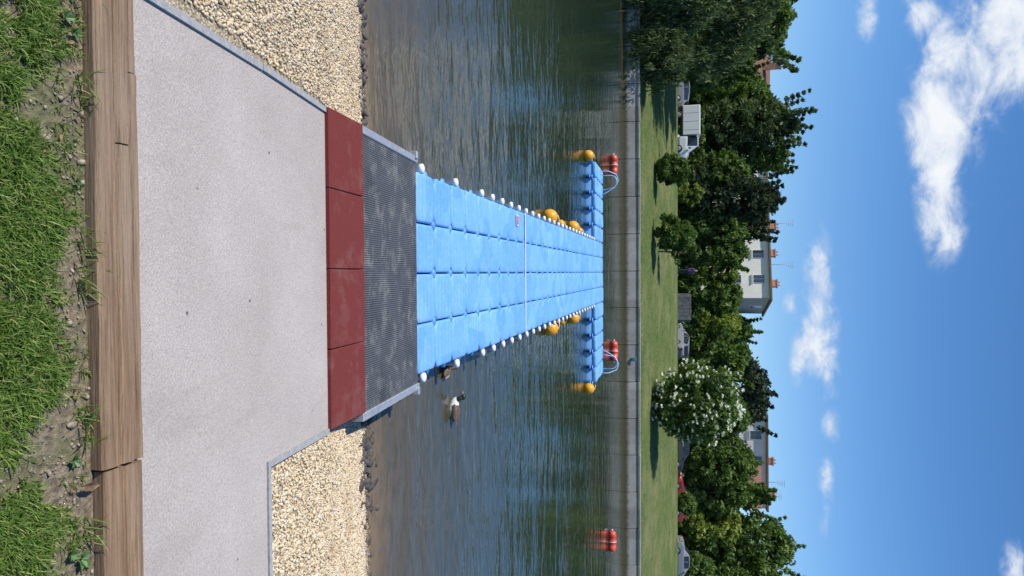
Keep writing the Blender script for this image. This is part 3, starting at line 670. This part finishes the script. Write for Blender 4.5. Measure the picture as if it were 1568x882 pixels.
house('apartment_house',(3.2,88,3.),math.radians(-16),19,8.5,10.9,mCream,mCapEndShade,'flat',4,(-2.4,-5.6,-8.8,-12.,-15.2),[(-2.6,3,1.0),(-6.6,3,.9),(-10.3,3,1.1),(-15,3,.9)],[(-5.4,4,3.2),(-11.,4,3.4)])
house('apartment_house',(28.3,86,3.),math.radians(-4),10.8,9,10.3,mPink,mCapEndShade,'flat',4,(-2.4,-5.6,-8.6),[(-1.,3,1.0),(-5.,3,.9)],[(-2.2,4,2.4),(-.6,4,2.)])
house('brick_roof_house',(-21.2,92,3.),math.radians(8),6,9,8.6,mWhiteR,mPink,'gable',3,(-1.5,-4.3),[(-5,3.,4.0)],[],3.2)
house('garden_house',(26.2,80,3.),math.radians(-15),4,5,7.4,mWhiteR,mWhiteR,'gable',2,(-1.2,-2.9),[],[],2.)
mb=MB()
for i in range(7): mb.box((2.2+i*.36,68.9,RZ-.1),(2.54+i*.36,69.05,4.2),0,bev=.01)
mb.box((2.1,69.06,RZ-.1),(4.9,69.2,4.1),0); mb.obj('garden_wall',[simple('old_concrete',(.17,.165,.155),.9,vs=3,var=.3)])

# ---------------------------------------------------------------- vehicles
def carpaint(name,c): 
    m,g,b=newmat(name); n=g.noise(g.coord(),2,3); g.l(g.mix(n,tuple(x*.92 for x in c),c),b.inputs['Base Color']); b.inputs['Roughness'].default_value=.3; b.inputs['Coat Weight'].default_value=.5; return m
mTyre=simple('tyre',(.02,.02,.02),.8); mRim=simple('wheel_rim',(.4,.4,.42),.35,.8); mLampR=simple('tail_lamp',(.4,.02,.01),.3); mLampW=simple('head_lamp',(.6,.6,.6),.2)
def loftbody(mb,st,hw):
    ring=[]
    for (x,zb,zl,zr,wt,wf) in st:
        w_=hw*wf
        ring.append([(x,-w_*.9,zb),(x,-w_,zb+.18),(x,-w_,zl-.12),(x,-w_*.97,zl),(x,-w_*wt,zr-.05),(x,-w_*wt*.85,zr),(x,w_*wt*.85,zr),(x,w_*wt,zr-.05),(x,w_*.97,zl),(x,w_,zl-.12),(x,w_,zb+.18),(x,w_*.9,zb)])
    n=12
    for i in range(len(ring)-1):
        for k in range(n):
            a=ring[i];c=ring[i+1]; k2=(k+1)%n
            gl=0
            h0=st[i][3]-st[i][2]; h1=st[i+1][3]-st[i+1][2]
            if k in(3,7) and (h0>.2 and h1>.2) : gl=1
            if k in(5,) and abs(st[i][3]-st[i+1][3])>.22 and max(h0,h1)>.3: gl=1
            mb.add([a[k],a[k2],c[k2],c[k]],[(3,2,1,0)],gl,False)
    mb.add(ring[0],[tuple(range(n))],0); mb.add(ring[-1],[tuple(range(n))[::-1]],0)
def wheels(mb,xs_,hw,r=.32):
    for x in xs_:
        for s in(-1,1):
            y=s*(hw-.06); mb.tube([(x,y-.1,r),(x,y-.09,r),(x,y+.09,r),(x,y+.1,r)],[r*.9,r,r,r*.9],18,2); mb.tube([(x,y+s*.1,r),(x,y+s*.115,r)],[r*.6,r*.55],14,3)
def car(name,x,y,rot,paint,hatch=False):
    mb=MB(); hw=.88
    st=[(-2.15,.35,.62,.66,.9,.86),(-2.08,.24,.78,.82,.92,.95),(-1.75,.22,.9,.94,.9,1),(-1.5 if hatch else -1.35,.22,.92,1.0 if not hatch else 1.3,.84,1),(-.8,.22,.92,1.42,.76,1),(-.1,.22,.92,1.46,.76,1),(.35,.22,.92,1.40,.77,1),(1.0,.22,.9,.95,.85,1),(1.75,.22,.8,.84,.88,.98),(2.05,.26,.66,.7,.88,.9),(2.15,.36,.56,.6,.85,.8)]
    loftbody(mb,st,hw); wheels(mb,(-1.3,1.3),hw)
    for s in(-1,1):
        mb.box((1.98,s*.62-.16,.58),(2.14,s*.62+.16,.70),5,bev=.02); mb.box((-2.16,s*.64-.14,.64),(-2.05,s*.64+.14,.78),4,bev=.02)
        mb.box((.55,s*.93-.08,.93),(.7,s*.93+.08,1.05),0,bev=.02); mb.box((-.33,s*.86-.012 ,.93),(-.27,s*.86+.012,1.3),0)
    mb.obj(name,[paint,mGlass,mTyre,mRim,mLampR,mLampW],None,(x,y,RZ+.006),(0,0,rot))
cS=carpaint('silver_paint',(.26,.27,.29)); cR=carpaint('red_paint',(.30,.03,.025)); cW=carpaint('white_paint',(.82,.82,.80)); cK=carpaint('dark_paint',(.04,.045,.05))
car('parked_car',-17.2,66.,math.pi*.97,cS,True)
car('parked_car',6.7,67.4,math.pi/2+.5,cS,True)
car('parked_car',21.6,67.0,math.pi,cR,True)
car('parked_car',27.2,65.6,0,cS)
car('parked_car',17.0,67.2,0,cK,True)
mb=MB()
mb.box((-2.3,-.98,.72),(.35,.98,2.1),0,bev=.05)
mb.box((-2.3,-.9,.5),(.6,.9,.7),6)
for xx in(-1.6,-.85,-.1): mb.box((xx,-.985,.8),(xx+.02,-.978,1.98),6)
st=[(.45,.35,1.10,1.85,.88,.98),(.6,.3,1.10,1.95,.86,1),(1.35,.3,1.08,1.95,.84,1),(1.95,.3,1.05,1.22,.88,1),(2.35,.32,.9,.98,.9,.95),(2.45,.4,.7,.75,.9,.85)]
loftbody(mb,st,.95); wheels(mb,(-1.5,1.55),.95,.35)
for s in(-1,1): mb.box((2.3,s*.66-.16,.66),(2.46,s*.66+.16,.84),5,bev=.02); mb.box((1.5,s*1.05-.09,1.15),(1.6,s*1.05+.09,1.4),6,bev=.02)
mb.box((2.42,-.8,.38),(2.5,.8,.56),6,bev=.02)
o=mb.obj('white_box_truck',[cW,mGlass,mTyre,mRim,mLampR,mLampW,mBlack],None,(-12.6,64.3,RZ+.006),(0,0,-.02)); o.scale=(1,1,1.1)

# ---------------------------------------------------------------- person
mPer,g,b=newmat('person_clothes_skin'); t=g.n('ShaderNodeTexCoord'); s=g.n('ShaderNodeSeparateXYZ'); g.l(t.outputs['Object'],s.inputs[0])
c=g.ramp(g.math('DIVIDE',s.outputs[2],2.),[(0,(.03,.03,.03)),(.04,(.03,.035,.06)),(.46,(.14,.06,.22)),(.735,(.5,.32,.24)),(.835,(.05,.03,.02))],'CONSTANT')
g.l(c,b.inputs['Base Color']); b.inputs['Roughness'].default_value=.8
def person(loc,rot):
    V=[];E=[];Rd=[]
    def a(p,r,par=None):
        V.append(p);Rd.append(r)
        if par is not None:E.append((par,len(V)-1))
        return len(V)-1
    pel=a((0,0,.95),.13); ab=a((0,0,1.1),.115,pel); ch=a((0,0,1.3),.14,ab); nk=a((0,.01,1.47),.055,ch); hd=a((0,-.01,1.56),.075,nk); ht=a((0,0,1.66),.085,hd); tp=a((0,.01,1.72),.05,ht)
    a((0,-.09,1.57),.02,hd)
    for s in(-1,1):
        sh=a((s*.17,0,1.40),.06,ch); el_=a((s*.25,.03,1.13),.042,sh); wr=a((s*.23,-.10,.92),.028,el_); pm=a((s*.23,-.12,.86),.03,wr)
        for k in range(4): a((s*.22+(k-1.5)*.018,-.135+abs(k-1.5)*.004,.79+abs(k-1.4)*.008),.009,pm)
        a((s*.19,-.15,.84),.010,pm)
        hp=a((s*.09,0,.88),.095,pel); kn=a((s*.1,-.02-.06*(s>0),.5),.06,hp); an=a((s*.1,.02-.04*(s>0),.1),.042,kn); a((s*.11,-.12-.04*(s>0),.035),.035,an)
    me=bpy.data.meshes.new('person'); me.from_pydata(V,E,[]); o=bpy.data.objects.new('person',me); COL.objects.link(o)
    o.modifiers.new('skin','SKIN')
    if not me.skin_vertices:
        bpy.context.view_layer.objects.active=o; o.select_set(True)
        bpy.ops.mesh.customdata_skin_add()
    for i,sv_ in enumerate(me.skin_vertices[0].data): sv_.radius=(Rd[i],Rd[i])
    me.skin_vertices[0].data[0].use_root=True
    sb=o.modifiers.new('sub','SUBSURF'); sb.levels=1; sb.render_levels=2; me.materials.append(mPer); o.location=loc; o.rotation_euler=rot
    return o
person((-.1,61.3,2.88),(0,0,.6))
print('DONE objects',len(bpy.data.objects))
